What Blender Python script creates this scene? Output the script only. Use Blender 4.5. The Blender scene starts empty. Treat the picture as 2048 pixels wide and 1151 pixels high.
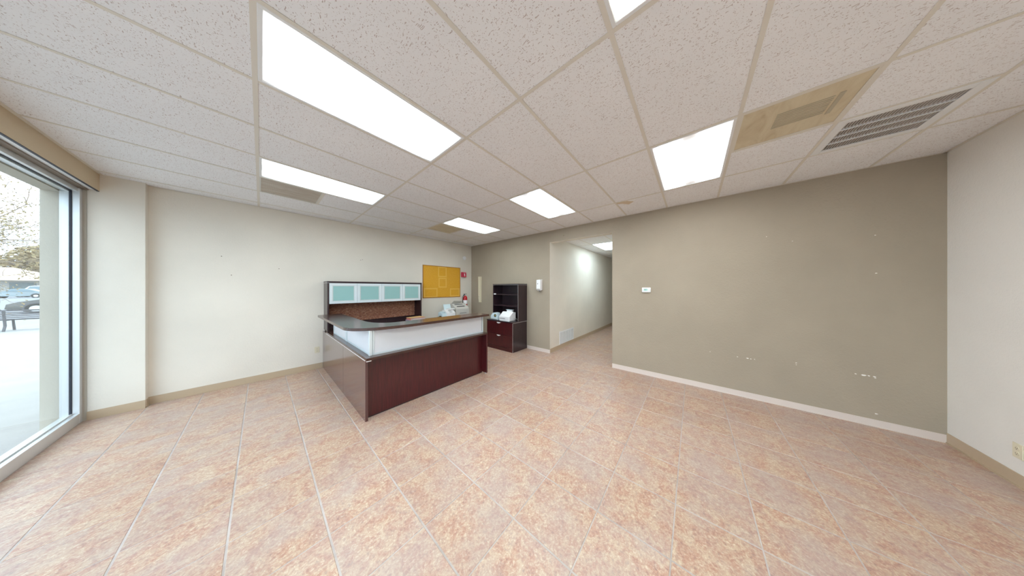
import bpy, bmesh, math, random
from mathutils import Vector, Matrix
random.seed(7)
S = bpy.context.scene
C = S.collection
PI = math.pi
R2 = math.sqrt(2)
CH = 2.880          # ceiling height
EYE = 1.535         # camera height
YAW = math.radians(49.64)

# ------------------------------------------------------------ camera, world, exposure
cam_d = bpy.data.cameras.new('camera')
cam = bpy.data.objects.new('camera', cam_d)
C.objects.link(cam)
cam.location = (0, 0, EYE)
cam.rotation_euler = (math.radians(90), 0, -YAW)
cam_d.sensor_width = 36
cam_d.lens = 426.3 / 2048 * 36
cam_d.clip_start = 0.02
cam_d.clip_end = 400
S.camera = cam
S.view_settings.view_transform = 'Standard'
S.view_settings.look = 'None'
S.view_settings.gamma = 1
S.view_settings.use_curve_mapping = False
S.view_settings.exposure = 0.17
S.cycles.max_bounces = 14
S.cycles.diffuse_bounces = 8
S.cycles.transparent_max_bounces = 16
S.cycles.sample_clamp_indirect = 6
S.cycles.caustics_reflective = False
S.cycles.caustics_refractive = False

LIGHT_K = 19.0       # strength of the troffer lenses
SKY_K = 4.0         # strength of the overcast sky

W = bpy.data.worlds.new('overcast_sky')
S.world = W
W.use_nodes = True
wn = W.node_tree.nodes
wl = W.node_tree.links
bgn = wn['Background']
tc = wn.new('ShaderNodeTexCoord')
mp = wn.new('ShaderNodeMapping'); mp.inputs['Scale'].default_value = (1, 1, 2.5)
nz = wn.new('ShaderNodeTexNoise'); nz.inputs['Scale'].default_value = 2.2; nz.inputs['Detail'].default_value = 6
cr = wn.new('ShaderNodeValToRGB')
cr.color_ramp.elements[0].position = 0.38; cr.color_ramp.elements[0].color = (.55, .76, .98, 1)
cr.color_ramp.elements[1].position = 0.62; cr.color_ramp.elements[1].color = (.88, .94, 1, 1)
wl.new(tc.outputs['Generated'], mp.inputs['Vector']); wl.new(mp.outputs[0], nz.inputs['Vector'])
wl.new(nz.outputs['Fac'], cr.inputs['Fac']); wl.new(cr.outputs['Color'], bgn.inputs['Color'])
bgn.inputs['Strength'].default_value = SKY_K

# ------------------------------------------------------------ helpers
class N:
    """tiny node-graph helper around one material"""
    def __init__(s, name, col=(.8, .8, .8), rough=.6, spec=.5, metal=0):
        s.m = bpy.data.materials.new(name); s.m.use_nodes = True
        s.n = s.m.node_tree.nodes; s.l = s.m.node_tree.links
        s.b = s.n['Principled BSDF']
        s.b.inputs['Base Color'].default_value = (*col, 1)
        s.b.inputs['Roughness'].default_value = rough
        s.b.inputs['Specular IOR Level'].default_value = spec
        s.b.inputs['Metallic'].default_value = metal
        s.m.diffuse_color = (*col, 1)
    def node(s, t, **kw):
        x = s.n.new(t)
        for k, v in kw.items():
            if k in x.inputs: x.inputs[k].default_value = v
            else: setattr(x, k, v)
        return x
    def link(s, a, b): s.l.new(a, b); return b
    def coord(s, scale=(1, 1, 1), rot=(0, 0, 0), rnd=False, kind='Object'):
        t = s.node('ShaderNodeTexCoord'); m = s.node('ShaderNodeMapping')
        m.inputs['Scale'].default_value = scale; m.inputs['Rotation'].default_value = rot
        src = t.outputs[kind]
        if rnd:
            oi = s.node('ShaderNodeObjectInfo')
            mu = s.node('ShaderNodeVectorMath', operation='SCALE'); mu.inputs[0].default_value = (37, 61, 17)
            s.link(oi.outputs['Random'], mu.inputs['Scale'])
            ad = s.node('ShaderNodeVectorMath', operation='ADD')
            s.link(src, ad.inputs[0]); s.link(mu.outputs[0], ad.inputs[1]); src = ad.outputs[0]
        s.link(src, m.inputs['Vector'])
        return m.outputs[0]
    def noise(s, vec, scale, detail=3, rough=.5, dist=0):
        x = s.node('ShaderNodeTexNoise', Scale=scale, Detail=detail, Roughness=rough, Distortion=dist)
        s.link(vec, x.inputs['Vector']); return x.outputs['Fac']
    def ramp(s, fac, stops, interp='LINEAR'):
        r = s.node('ShaderNodeValToRGB'); e = r.color_ramp.elements
        r.color_ramp.interpolation = interp
        while len(e) < len(stops): e.new(.5)
        for i, (p, c) in enumerate(stops):
            e[i].position = p
            e[i].color = (*c, 1) if not isinstance(c, (int, float)) else (c, c, c, 1)
        s.link(fac, r.inputs['Fac']); return r.outputs['Color']
    def mix(s, fac, a, b, mode='MIX'):
        x = s.node('ShaderNodeMix', data_type='RGBA', blend_type=mode)
        for v, i in ((fac, 0), (a, 6), (b, 7)):
            if isinstance(v, (int, float)): x.inputs[i].default_value = v
            elif isinstance(v, tuple): x.inputs[i].default_value = (*v, 1)
            else: s.link(v, x.inputs[i])
        return x.outputs[2]
    def bump(s, h, strength=.3, dist=.002):
        x = s.node('ShaderNodeBump', Strength=strength, Distance=dist)
        s.link(h, x.inputs['Height']); s.link(x.outputs[0], s.b.inputs['Normal'])
    def color(s, c): s.link(c, s.b.inputs['Base Color']); return s

def srgb(r, g, b):
    f = lambda v: (v / 255 / 12.92) if v <= 10.31 else ((v / 255 + .055) / 1.055) ** 2.4
    return (f(r), f(g), f(b))

def paint(name, col, mott=.06, bs=.5, scale=55):
    m = N(name, col, .75, .25)
    v = m.coord()
    c = m.noise(v, 1.3, 4)
    dk = tuple(x * (1 - mott) for x in col); lt = tuple(min(1, x * (1 + mott * .5)) for x in col)
    m.color(m.ramp(c, [(.3, dk), (.7, lt)]))
    m.bump(m.noise(v, scale, 3, .6, .6), bs, .004)
    return m.m

M = {}
M['beige'] = paint('warm_white_wall_paint', (.76, .715, .635))
M['taupe'] = paint('taupe_wall_paint', (.395, .34, .265), .07, .8, 40)
M['white_wall'] = paint('off_white_wall_paint', (.78, .755, .71), .04, .7, 45)
M['header'] = paint('tan_header_paint', (.62, .51, .36), .05, .3)
M['stucco'] = paint('cream_stucco', (.50, .46, .39), .05, .4)
M['base_tan'] = N('tan_vinyl_base', (.50, .39, .27), .45).m
M['base_pink'] = N('painted_pale_base', (.70, .62, .57), .5).m
M['tbar'] = N('grid_tee_paint', (.71, .67, .60), .5).m
M['white_metal'] = N('white_enamel', (.80, .81, .82), .35).m
M['plenum'] = N('plenum_dark', (.10, .09, .08), .9).m
M['alu'] = N('satin_aluminium', (.72, .74, .75), .38, .5, .55).m
M['alu_pale'] = N('pale_silver_frame', (.72, .80, .84), .35, .5, .3).m
M['alu_dark'] = N('bronze_soffit_track', (.22, .17, .13), .5).m
M['gasket'] = N('black_gasket', (.02, .022, .035), .5).m
M['black'] = N('black_plastic', (.012, .012, .014), .4).m
M['silver_edge'] = N('bright_edge_strip', (.80, .78, .78), .4).m
M['plastic_white'] = N('white_plastic', (.84, .85, .86), .35).m
M['plastic_blue'] = N('pale_blue_white_plastic', (.62, .75, .80), .35).m
M['plastic_grey'] = N('warm_grey_plastic', (.62, .61, .57), .4).m
M['plastic_dgrey'] = N('dark_grey_plastic', (.10, .10, .11), .4).m
M['almond'] = N('almond_plastic', (.72, .66, .50), .4).m
M['almond_dark'] = N('almond_shadowed_slot', (.16, .13, .08), .5).m
M['red'] = N('red_enamel', (.52, .012, .02), .25).m
M['red_sign'] = N('red_sign_plastic', (.50, .02, .06), .4).m
M['paper'] = N('white_paper', (.85, .85, .86), .7).m
M['lcd'] = N('green_lcd', (.40, .72, .64), .3).m
M['rubber'] = N('black_rubber', (.02, .02, .02), .7).m
M['chip'] = N('bare_plaster_chip', (.88, .86, .83), .8).m

def wood(name, a, b, rough=.32, rot=(0, 0, 0), s=(60, 60, 2.2), coat=.35):
    m = N(name, a, rough, .5)
    v = m.coord(s, rot)
    n1 = m.noise(v, 1.6, 5, .65, .2)
    m.color(m.ramp(n1, [(.3, a), (.7, b)]))
    m.b.inputs['Coat Weight'].default_value = coat; m.b.inputs['Coat Roughness'].default_value = .15
    m.bump(n1, .04, .001)
    return m.m
MA, MB_ = srgb(48, 11, 17), srgb(84, 25, 29)
M['wood'] = wood('dark_mahogany_laminate', MA, MB_, .30)
M['wood_gloss'] = wood('glossy_mahogany_laminate', MA, MB_, .26, coat=1.0)
M['wood_gloss'].node_tree.nodes['Principled BSDF'].inputs['Coat IOR'].default_value = 1.75
M['wood_x'] = wood('dark_mahogany_laminate_flat', srgb(52, 30, 26), srgb(78, 50, 40), .27, s=(2.2, 60, 60))
M['wood_d'] = wood('dark_espresso_laminate', srgb(30, 16, 24), srgb(52, 30, 36), .34)

# ceiling board
def ceiling_mat():
    m = N('fissured_mineral_board', (.86, .845, .84), .9, .1)
    v = m.coord(rnd=True)
    def pits(scale, sc, thr, rot):
        w = m.coord(sc, rot, rnd=True)
        vo = m.node('ShaderNodeTexVoronoi', Scale=scale, Randomness=1.0)
        d = m.node('ShaderNodeVectorMath', operation='ADD')
        wn_ = m.node('ShaderNodeTexNoise', Scale=22.0, Detail=2.0)
        m.link(v, wn_.inputs['Vector'])
        sub = m.node('ShaderNodeVectorMath', operation='SCALE'); sub.inputs['Scale'].default_value = .055
        m.link(wn_.outputs['Color'], sub.inputs[0])
        m.link(w, d.inputs[0]); m.link(sub.outputs[0], d.inputs[1]); m.link(d.outputs[0], vo.inputs['Vector'])
        # only some of the cells carry a pit
        sep = m.node('ShaderNodeSeparateColor'); m.link(vo.outputs['Color'], sep.inputs[0])
        th = m.node('ShaderNodeMath', operation='MULTIPLY'); th.inputs[1].default_value = thr
        m.link(sep.outputs[0], th.inputs[0])
        lt = m.node('ShaderNodeMath', operation='LESS_THAN')
        m.link(vo.outputs['Distance'], lt.inputs[0]); m.link(th.outputs[0], lt.inputs[1])
        return lt.outputs[0]
    a = pits(62, (2.1, .60, 1), .31, (0, 0, .25))
    b = pits(56, (.8, 2.1, 1), .23, (0, 0, -.5))
    c = pits(120, (1, 1, 1), .27, (0, 0, 0))
    mx = m.node('ShaderNodeMath', operation='MAXIMUM'); m.link(a, mx.inputs[0]); m.link(b, mx.inputs[1])
    mx2 = m.node('ShaderNodeMath', operation='MAXIMUM'); m.link(mx.outputs[0], mx2.inputs[0]); m.link(c, mx2.inputs[1])
    big = m.ramp(m.noise(v, 2.0, 3), [(.3, (.835, .835, .85)), (.7, (.865, .865, .88))])
    m.color(m.mix(mx2.outputs[0], big, (.54, .47, .455)))
    inv = m.node('ShaderNodeMath', operation='SUBTRACT'); inv.inputs[0].default_value = 1
    m.link(mx2.outputs[0], inv.inputs[1]); m.bump(inv.outputs[0], .25, .0015)
    return m.m
M['board'] = ceiling_mat()
mm = N('water_stain', (.66, .55, .42), .9, .1); M['stain'] = mm.m

def floor_mat():
    m = N('mottled_ceramic_tile', (.6, .42, .33), .34, .5)
    v = m.coord(rnd=True)
    n1 = m.noise(v, 13, 6, .70, .8)
    n2 = m.noise(v, 66, 5, .72, .6)
    n3 = m.noise(v, 3.2, 3, .5)
    c1 = m.ramp(n1, [(.28, srgb(134, 112, 112)), (.42, srgb(178, 132, 112)), (.52, srgb(188, 164, 142)), (.62, srgb(206, 192, 168)), (.74, srgb(160, 142, 136))])
    c2 = m.ramp(n2, [(.32, srgb(120, 100, 104)), (.46, srgb(182, 142, 122)), (.56, srgb(196, 172, 148)), (.68, srgb(232, 222, 204))])
    c = m.mix(.55, c1, c2)
    c = m.mix(m.ramp(n3, [(.4, 0.0), (.65, .45)]), c, srgb(172, 160, 158))
    oi = m.node('ShaderNodeObjectInfo')
    tint = m.ramp(oi.outputs['Random'], [(0, (.93, .91, .90)), (1, (1, 1, 1))])
    m.color(m.mix(1.0, c, tint, 'MULTIPLY'))
    m.bump(n2, .12, .0015)
    r = m.ramp(n3, [(.3, .36), (.7, .42)]); m.link(r, m.b.inputs['Roughness'])
    return m.m
M['tile'] = floor_mat()
g = N('sanded_grout', srgb(205, 192, 182), .85, .2); gv = g.coord(); g.color(g.ramp(g.noise(gv, 3, 5, .7), [(.3, srgb(160, 150, 144)), (.6, srgb(190, 182, 178))])); M['grout'] = g.m

def lens_mat(name, col, k, rot=0, dim=.72, end=.5):
    """prismatic lens lit by two tubes running along local X"""
    m = N(name, (.9, .9, .9), .4)
    t = m.node('ShaderNodeTexCoord'); sx = m.node('ShaderNodeSeparateXYZ'); m.link(t.outputs['Object'], sx.inputs[0])
    ab = m.node('ShaderNodeMath', operation='ABSOLUTE'); m.link(sx.outputs['Y'], ab.inputs[0])
    y = m.ramp(ab.outputs[0], [(0, dim), (.035, dim * 1.15), (.12, 1), (.2, 1), (.285, max(.05, dim * .5))], 'EASE')
    ax = m.node('ShaderNodeMath', operation='ABSOLUTE'); m.link(sx.outputs['X'], ax.inputs[0])
    x = m.ramp(ax.outputs[0], [(0, 1), (.40, 1), (.54, end * 2.2), (.60, end)], 'EASE')
    e = m.mix(1.0, y, x, 'MULTIPLY')
    ec = m.mix(1.0, e, col, 'MULTIPLY')
    m.link(ec, m.b.inputs['Emission Color']); m.b.inputs['Emission Strength'].default_value = k
    # fine prismatic pattern as relief
    ch = m.node('ShaderNodeTexVoronoi', Scale=150.0, Randomness=0.0); m.link(t.outputs['Object'], ch.inputs['Vector'])
    m.bump(ch.outputs['Distance'], .3, .002)
    return m.m

def link(o, parent=None):
    C.objects.link(o)
    if parent: o.parent = parent
    return o
def empty(name, loc, label, cat, group=None):
    o = bpy.data.objects.new(name, None); o.location = loc; o.empty_display_size = .1
    o['label'] = label; o['category'] = cat
    if group: o['group'] = group
    return link(o)

class G:
    """collects geometry (world coordinates); build() links it as one mesh object"""
    def __init__(s): s.b = bmesh.new()
    def box(s, x0, x1, y0, y1, z0, z1, bev=0, seg=2, mat=None):
        x0, x1 = sorted((x0, x1)); y0, y1 = sorted((y0, y1)); z0, z1 = sorted((z0, z1))
        r = bmesh.ops.create_cube(s.b, size=1)['verts']
        for v in r: v.co = Vector(((v.co.x + .5) * (x1 - x0) + x0, (v.co.y + .5) * (y1 - y0) + y0, (v.co.z + .5) * (z1 - z0) + z0))
        if bev:
            es = {e for v in r for e in v.link_edges}
            nf = bmesh.ops.bevel(s.b, geom=list(es), offset=bev, segments=seg, affect='EDGES', profile=.5)
            r = list({v for f in nf['faces'] for v in f.verts} | {v for v in r if v.is_valid})
        if mat is not None: bmesh.ops.transform(s.b, matrix=mat, verts=r)
        return s
    def prism(s, pts, h, axis='z', at=0, bev=0):
        """extrude polygon pts (2d) from `at` by h along axis"""
        def P(p, t):
            return {'z': (p[0], p[1], t), 'y': (p[0], t, p[1]), 'x': (t, p[0], p[1])}[axis]
        a = [s.b.verts.new(P(p, at)) for p in pts]; c = [s.b.verts.new(P(p, at + h)) for p in pts]
        n = len(pts); fs = [s.b.faces.new(a[::-1]), s.b.faces.new(c)]
        for i in range(n): fs.append(s.b.faces.new((a[i], a[(i + 1) % n], c[(i + 1) % n], c[i])))
        if bev:
            es = {e for f in fs[:2] for e in f.edges}
            bmesh.ops.bevel(s.b, geom=list(es), offset=bev, segments=2, affect='EDGES', profile=.5)
        bmesh.ops.recalc_face_normals(s.b, faces=s.b.faces)
        return s
    def cyl(s, c, r, h, axis='z', n=24, r2=None):
        M4 = {'z': Matrix(), 'x': Matrix.Rotation(PI / 2, 4, 'Y'), 'y': Matrix.Rotation(-PI / 2, 4, 'X')}[axis]
        bmesh.ops.create_cone(s.b, cap_ends=True, segments=n, radius1=r, radius2=r if r2 is None else r2, depth=h, matrix=Matrix.Translation(c) @ M4)
        return s
    def ball(s, c, r, sc=(1, 1, 1), n=16):
        bmesh.ops.create_uvsphere(s.b, u_segments=n, v_segments=n // 2 + 2, radius=r, matrix=Matrix.Translation(c) @ Matrix.Diagonal((*sc, 1)))
        return s
    def lathe(s, prof, c, n=28):
        rings = []
        for (r, z) in prof:
            rings.append([s.b.verts.new((c[0] + r * math.cos(2 * PI * k / n), c[1] + r * math.sin(2 * PI * k / n), c[2] + z)) for k in range(n)])
        for a, b_ in zip(rings, rings[1:]):
            for k in range(n): s.b.faces.new((a[k], a[(k + 1) % n], b_[(k + 1) % n], b_[k]))
        s.b.faces.new(rings[0][::-1]); s.b.faces.new(rings[-1]); return s
    def tube(s, pts, r, n=8, r1=None):
        pts = [Vector(p) for p in pts]; rings = []
        for i, p in enumerate(pts):
            d = (pts[min(i + 1, len(pts) - 1)] - pts[max(i - 1, 0)]).normalized()
            u = d.orthogonal().normalized() if i == 0 else (u - d * u.dot(d)).normalized()
            w = d.cross(u); rr = r if r1 is None else r + (r1 - r) * i / (len(pts) - 1)
            rings.append([s.b.verts.new(p + u * rr * math.cos(2 * PI * k / n) + w * rr * math.sin(2 * PI * k / n)) for k in range(n)])
        for a, b_ in zip(rings, rings[1:]):
            for k in range(n): s.b.faces.new((a[k], a[(k + 1) % n], b_[(k + 1) % n], b_[k]))
        s.b.faces.new(rings[0][::-1]); s.b.faces.new(rings[-1]); return s
    def mesh(s, name, mat, off=(0, 0, 0), smooth=False):
        me = bpy.data.meshes.new(name)
        if any(off): bmesh.ops.translate(s.b, vec=-Vector(off), verts=s.b.verts)
        s.b.to_mesh(me); s.b.free(); me.materials.append(mat)
        if smooth: me.shade_smooth()
        if smooth: me.set_sharp_from_angle(angle=math.radians(38))
        return me
    def build(s, name, mat, parent=None, smooth=False, label=None, **tags):
        """parent: thing (Empty) or part; vertices are stored relative to the world place of the parent"""
        off = Vector((0, 0, 0)); q = parent
        while q: off += q.location; q = q.parent
        own = tags.pop('origin', None)
        if own: own = Vector(own) - off
        o = bpy.data.objects.new(name, s.mesh(name, mat, off + (own or Vector()), smooth))
        if own: o.location = own
        if label: o['label'] = label
        for k, v in tags.items(): o[k] = v
        return link(o, parent)
def struct(g_, name, mat, **k):
    return g_.build(name, mat, None, kind='structure', **k)

# room outline
XW, XE, YS, YN = -1.335, 4.405, -1.92, 5.47
OY0, OY1, OZ = 1.195, 2.570, 2.607      # hallway opening
HX, HC = 12.0, 2.755                    # hall end, hall ceiling

# ------------------------------------------------------------ shell
fl = struct(G().box(XW - .02, HX, YS - .1, YN + .1, -.12, -.0022), 'floor', M['grout'])
# square floor tiles, laid parallel to the walls
PIT, A0, B0 = .4080, .683, 1.320
def clip(poly, ax, val, keep_gt):
    out = []
    for i, p in enumerate(poly):
        q = poly[(i + 1) % len(poly)]
        ip = (p[ax] > val) == keep_gt; iq = (q[ax] > val) == keep_gt
        if ip: out.append(p)
        if ip != iq:
            t = (val - p[ax]) / (q[ax] - p[ax]); out.append((p[0] + (q[0] - p[0]) * t, p[1] + (q[1] - p[1]) * t))
    return out
def rect_clip(poly, x0, x1, y0, y1):
    for ax, v, k in ((0, x0, True), (0, x1, False), (1, y0, True), (1, y1, False)):
        poly = clip(poly, ax, v, k)
        if len(poly) < 3: return []
    return poly
def area(p): return abs(sum(p[i][0] * p[(i + 1) % len(p)][1] - p[(i + 1) % len(p)][0] * p[i][1] for i in range(len(p)))) / 2
def shrink(p, d):
    cx = sum(q[0] for q in p) / len(p); cy = sum(q[1] for q in p) / len(p)
    k = max(.5, 1 - d / (.20 if area(p) > .06 else max(.03, math.sqrt(area(p)) / 2)))
    return [(cx + (q[0] - cx) * k, cy + (q[1] - cy) * k) for q in p]
def slab(bm, p):
    q = shrink(p, .0018)
    r0 = [bm.verts.new((*v, -.009)) for v in p]; r1 = [bm.verts.new((*v, -.0013)) for v in p]; r2 = [bm.verts.new((*v, 0)) for v in q]
    n = len(p)
    for a, b in ((r0, r1), (r1, r2)):
        for i in range(n): bm.faces.new((a[i], a[(i + 1) % n], b[(i + 1) % n], b[i]))
    bm.faces.new(r2)
HB, HC_ = (PIT - .0100) / 2, (PIT - .0070) / 2
def tile_poly(ca, cb):
    return [(ca + da, cb + db) for da, db in ((-HB, -HC_), (HB, -HC_), (HB, HC_), (-HB, HC_))]
Rv = Vector((math.cos(YAW), -math.sin(YAW), 0)); Fv = Vector((math.sin(YAW), math.cos(YAW), 0))
def score(x, y):
    f_ = x * Fv.x + y * Fv.y; r_ = x * Rv.x + y * Rv.y
    if f_ < .2: return -1
    u = 426.3 * r_ / f_; v = 426.3 * EYE / f_
    if abs(u) > 1060 or v > 640: return -1
    return 1 / f_ ** 3
tiles = []
for i in range(-8, 32):
    for j in range(-12, 14):
        ca, cb = A0 + (i + .5) * PIT, B0 + (j + .5) * PIT
        cx, cy = ca, cb
        if not (XW - .3 < cx < HX + .3 and YS - .3 < cy < YN + .3): continue
        p = tile_poly(ca, cb)
        a = rect_clip(p, XW, XE, YS, YN); h = rect_clip(p, XE, HX, OY0, OY1)
        full = area(p); polys = [q for q in (a, h) if q and area(q) > .0003]
        if not polys: continue
        if a and h and abs(area(a) + area(h) - full) < 1e-5: polys = [p]
        tiles.append((score(cx, cy), cx, cy, polys, len(polys) == 1 and abs(area(polys[0]) - full) < 1e-5))
tiles.sort(key=lambda t: -t[0])
bm0 = bmesh.new(); slab(bm0, [(x, y) for x, y in tile_poly(0, 0)])
bmesh.ops.recalc_face_normals(bm0, faces=bm0.faces)
tile_me = bpy.data.meshes.new('tile'); bm0.to_mesh(tile_me); bm0.free(); tile_me.materials.append(M['tile'])
far = bmesh.new()
for k, (sc_, cx, cy, polys, whole) in enumerate(tiles):
    if k < 300 and sc_ > 0:
        if whole: me = tile_me
        else:
            b = bmesh.new()
            for q in polys: slab(b, [(x - cx, y - cy) for x, y in q])
            bmesh.ops.recalc_face_normals(b, faces=b.faces)
            me = bpy.data.meshes.new('cut_tile'); b.to_mesh(me); b.free(); me.materials.append(M['tile'])
        o = bpy.data.objects.new('tile', me); o.location = (cx, cy, 0); link(o, fl)
    else:
        for q in polys: slab(far, q)
bmesh.ops.recalc_face_normals(far, faces=far.faces)
me = bpy.data.meshes.new('outer_tiles'); far.to_mesh(me); far.free(); me.materials.append(M['tile'])
o = bpy.data.objects.new('outer_tiles', me); o['kind'] = 'stuff'; link(o, fl)

# walls
wl_left = struct(G().box(-1.31, XE + .16, YN, YN + .16, -.05, 3.05).box(-1.31, -.962, 5.36, YN, -.05, 2.89, .004), 'wall_left', M['beige'])
wl_back = struct(G().box(XE, XE + .13, OY1, YN, -.05, 3.05).box(XE, XE + .13, YS - .13, OY0, -.05, 3.05).box(XE, XE + .13, OY0, OY1, OZ, 3.05), 'wall_back', M['taupe'])
struct(G().box(-1.545, XE + .13, YS - .13, YS, -.05, 3.05), 'wall_right', M['white_wall'])
wf = struct(G().box(-1.545, -1.31, 5.36, YN + .16, -.12, 3.05).box(-1.545, -1.437, YS, 5.36, 2.60, 3.05).box(-1.545, -1.335, YS - .13, -1.62, -.12, 3.05), 'wall_front', M['stucco'])
# furred header over the shopfront
hd = struct(G().box(-1.24, -1.245 - .008, YS, 5.36, 2.680, CH), 'trim_1', M['header'])
G().box(-1.26, -1.30, YS, 5.36, 2.684, 2.70).build('soffit_strip', M['white_metal'], hd)
G().box(-1.30, -1.345, YS, 5.36, 2.672, 2.70).build('blind_track', M['alu_dark'], hd)
G().box(-1.437, -1.25, YS, 5.36, 2.70, CH).build('header_core', M['header'], hd)
G().box(-1.241, -1.256, YS, 5.36, 2.674, 2.680).build('lower_bead', M['gasket'], hd)
# hall
hl = struct(G().box(XE + .13, HX, OY1, OY1 + .12, -.05, 3.05), 'wall_hall_left', M['beige'])
G().box(XE - .0015, XE + .131, OY1 - .003, OY1, 0, OZ).build('jamb_lining', M['beige'], hl)
G().box(XE - .0015, XE + .131, OY0, OY1 - .003, OZ - .003, OZ).build('head_lining', M['beige'], hl)
struct(G().box(XE + .13, HX, OY0 - .12, OY0, -.05, 3.05), 'wall_hall_right', M['beige'])
struct(G().box(HX, HX + .1, OY0 - .12, OY1 + .12, -.05, 3.05), 'wall_hall_end', M['beige'])
struct(G().box(HX, XE + .13, OY0, OY1, HC + .012, 3.05), 'ceiling_hall', M['plenum'])

# baseboards (cove vinyl)
def baseb(name, mat, segs, h=.10):
    g_ = G()
    for (x0, y0, x1, y1, nx, ny) in segs:
        t = .006; e = .014
        g_.box(min(x0, x1, x0 + nx * t, x1 + nx * t), max(x0, x1, x0 + nx * t, x1 + nx * t), min(y0, y1, y0 + ny * t, y1 + ny * t), max(y0, y1, y0 + ny * t, y1 + ny * t), 0, h)
        g_.box(min(x0, x1, x0 + nx * e, x1 + nx * e), max(x0, x1, x0 + nx * e, x1 + nx * e), min(y0, y1, y0 + ny * e, y1 + ny * e), max(y0, y1, y0 + ny * e, y1 + ny * e), 0, .008)
    return struct(g_, name, mat)
baseb('baseboard_left', M['base_tan'], [(-1.31, 5.36, -.962, 5.36, 0, -1), (-.962, 5.36, -.962, YN, 1, 0), (-.962, YN, .77, YN, 0, -1), (2.66, YN, XE, YN, 0, -1)])
baseb('baseboard_back', M['base_pink'], [(XE, YS, XE, OY0, -1, 0), (XE, OY1, XE, 3.23, -1, 0), (XE, 4.15, XE, YN, -1, 0)], .078)
baseb('baseboard_right', M['base_tan'], [(XW, YS, XE - .006, YS, 0, 1)])
baseb('baseboard_hall', M['base_tan'], [(XE, OY1, HX, OY1, 0, -1), (XE + .13, OY0, HX, OY0, 0, 1)])

# ------------------------------------------------------------ suspended ceiling
ce = struct(G().box(XW - .1, XE + .13, YS - .1, YN + .1, CH + .14, CH + .2), 'ceiling', M['plenum'])
XG = [-1.245, -.026, 1.193, 2.412, 3.632, XE]
YJ = lambda j: 1.550 + .6096 * j
YG = [YS] + [YJ(j) for j in range(-5, 7)] + [YN]
FW = .012
def tee(x0, x1, y0, y1, name):
    cx, cy = (x0 + x1) / 2, (y0 + y1) / 2
    g_ = G().box(x0, x1, y0, y1, CH - .0025, CH - .0005)
    if x1 - x0 > y1 - y0: g_.box(x0, x1, cy - .001, cy + .001, CH - .0005, CH + .03)
    else: g_.box(cx - .001, cx + .001, y0, y1, CH - .0005, CH + .03)
    g_.build(name, M['tbar'], ce, origin=(cx, cy, CH))
for x in XG[1:-1]: tee(x - FW, x + FW, YS, YN, 'main_runner')
for y in YG[1:-1]:
    for i in range(5):
        y0 = y
        tee(XG[i] + FW, XG[i + 1] - (FW if i < 4 else 0), y0 - FW, y0 + FW, 'cross_tee')
g_ = G()
g_.box(-1.24, XE, YN - .022, YN, CH - .003, CH - .001).box(-1.24, XE, YS, YS + .022, CH - .003, CH - .001).box(XE - .022, XE, YS, YN, CH - .003, CH - .001)
g_.box(-1.24, -1.218, YS, 5.36, CH - .003, CH - .001)
g_.build('wall_angle', M['tbar'], ce)
LIGHTS = {(1, 0), (1, 3), (3, 0), (3, 3), (1, -3), (3, -3)}      # (column in XG, row j)
HALF = {(1, 4), (3, 4), (3, -4), (3, -5)}
panel_cache = {}
def panel(x0, x1, y0, y1):
    if x0 < -1.0: x0 = -1.238
    k = (round(x1 - x0, 3), round(y1 - y0, 3)); cx, cy = (x0 + x1) / 2, (y0 + y1) / 2
    if k not in panel_cache:
        panel_cache[k] = G().box(-k[0] / 2 + .003, k[0] / 2 - .003, -k[1] / 2 + .003, k[1] / 2 - .003, 0, .016).mesh('ceiling_tile', M['board'])
    o = bpy.data.objects.new('ceiling_tile', panel_cache[k]); o.location = (cx, cy, CH + random.uniform(0, .0012)); link(o, ce)
for i in range(5):
    for n in range(len(YG) - 1):
        j = n - 6 if n else -6
        x0, x1, y0, y1 = XG[i], XG[i + 1], YG[n], YG[n + 1]
        if (i, j) in LIGHTS: continue
        if (i, j) in HALF:
            xm = (x0 + x1) / 2
            tee(xm - FW, xm + FW, y0 + FW, y1 - FW, 'cross_tee')
            if (i, j) == (3, -5): panel(x0, xm, y0, y1)
            else: panel(xm, x1, y0, y1)
        else: panel(x0, x1, y0, y1)
# brown water stain beside the run of grid over the hallway
G().prism([(3.64, .93), (3.66, .78), (3.75, .70), (3.83, .79), (3.74, .86), (3.70, .93)], .0006, 'z', CH - .0008).build('water_stain', M['stain'], ce)

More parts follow.
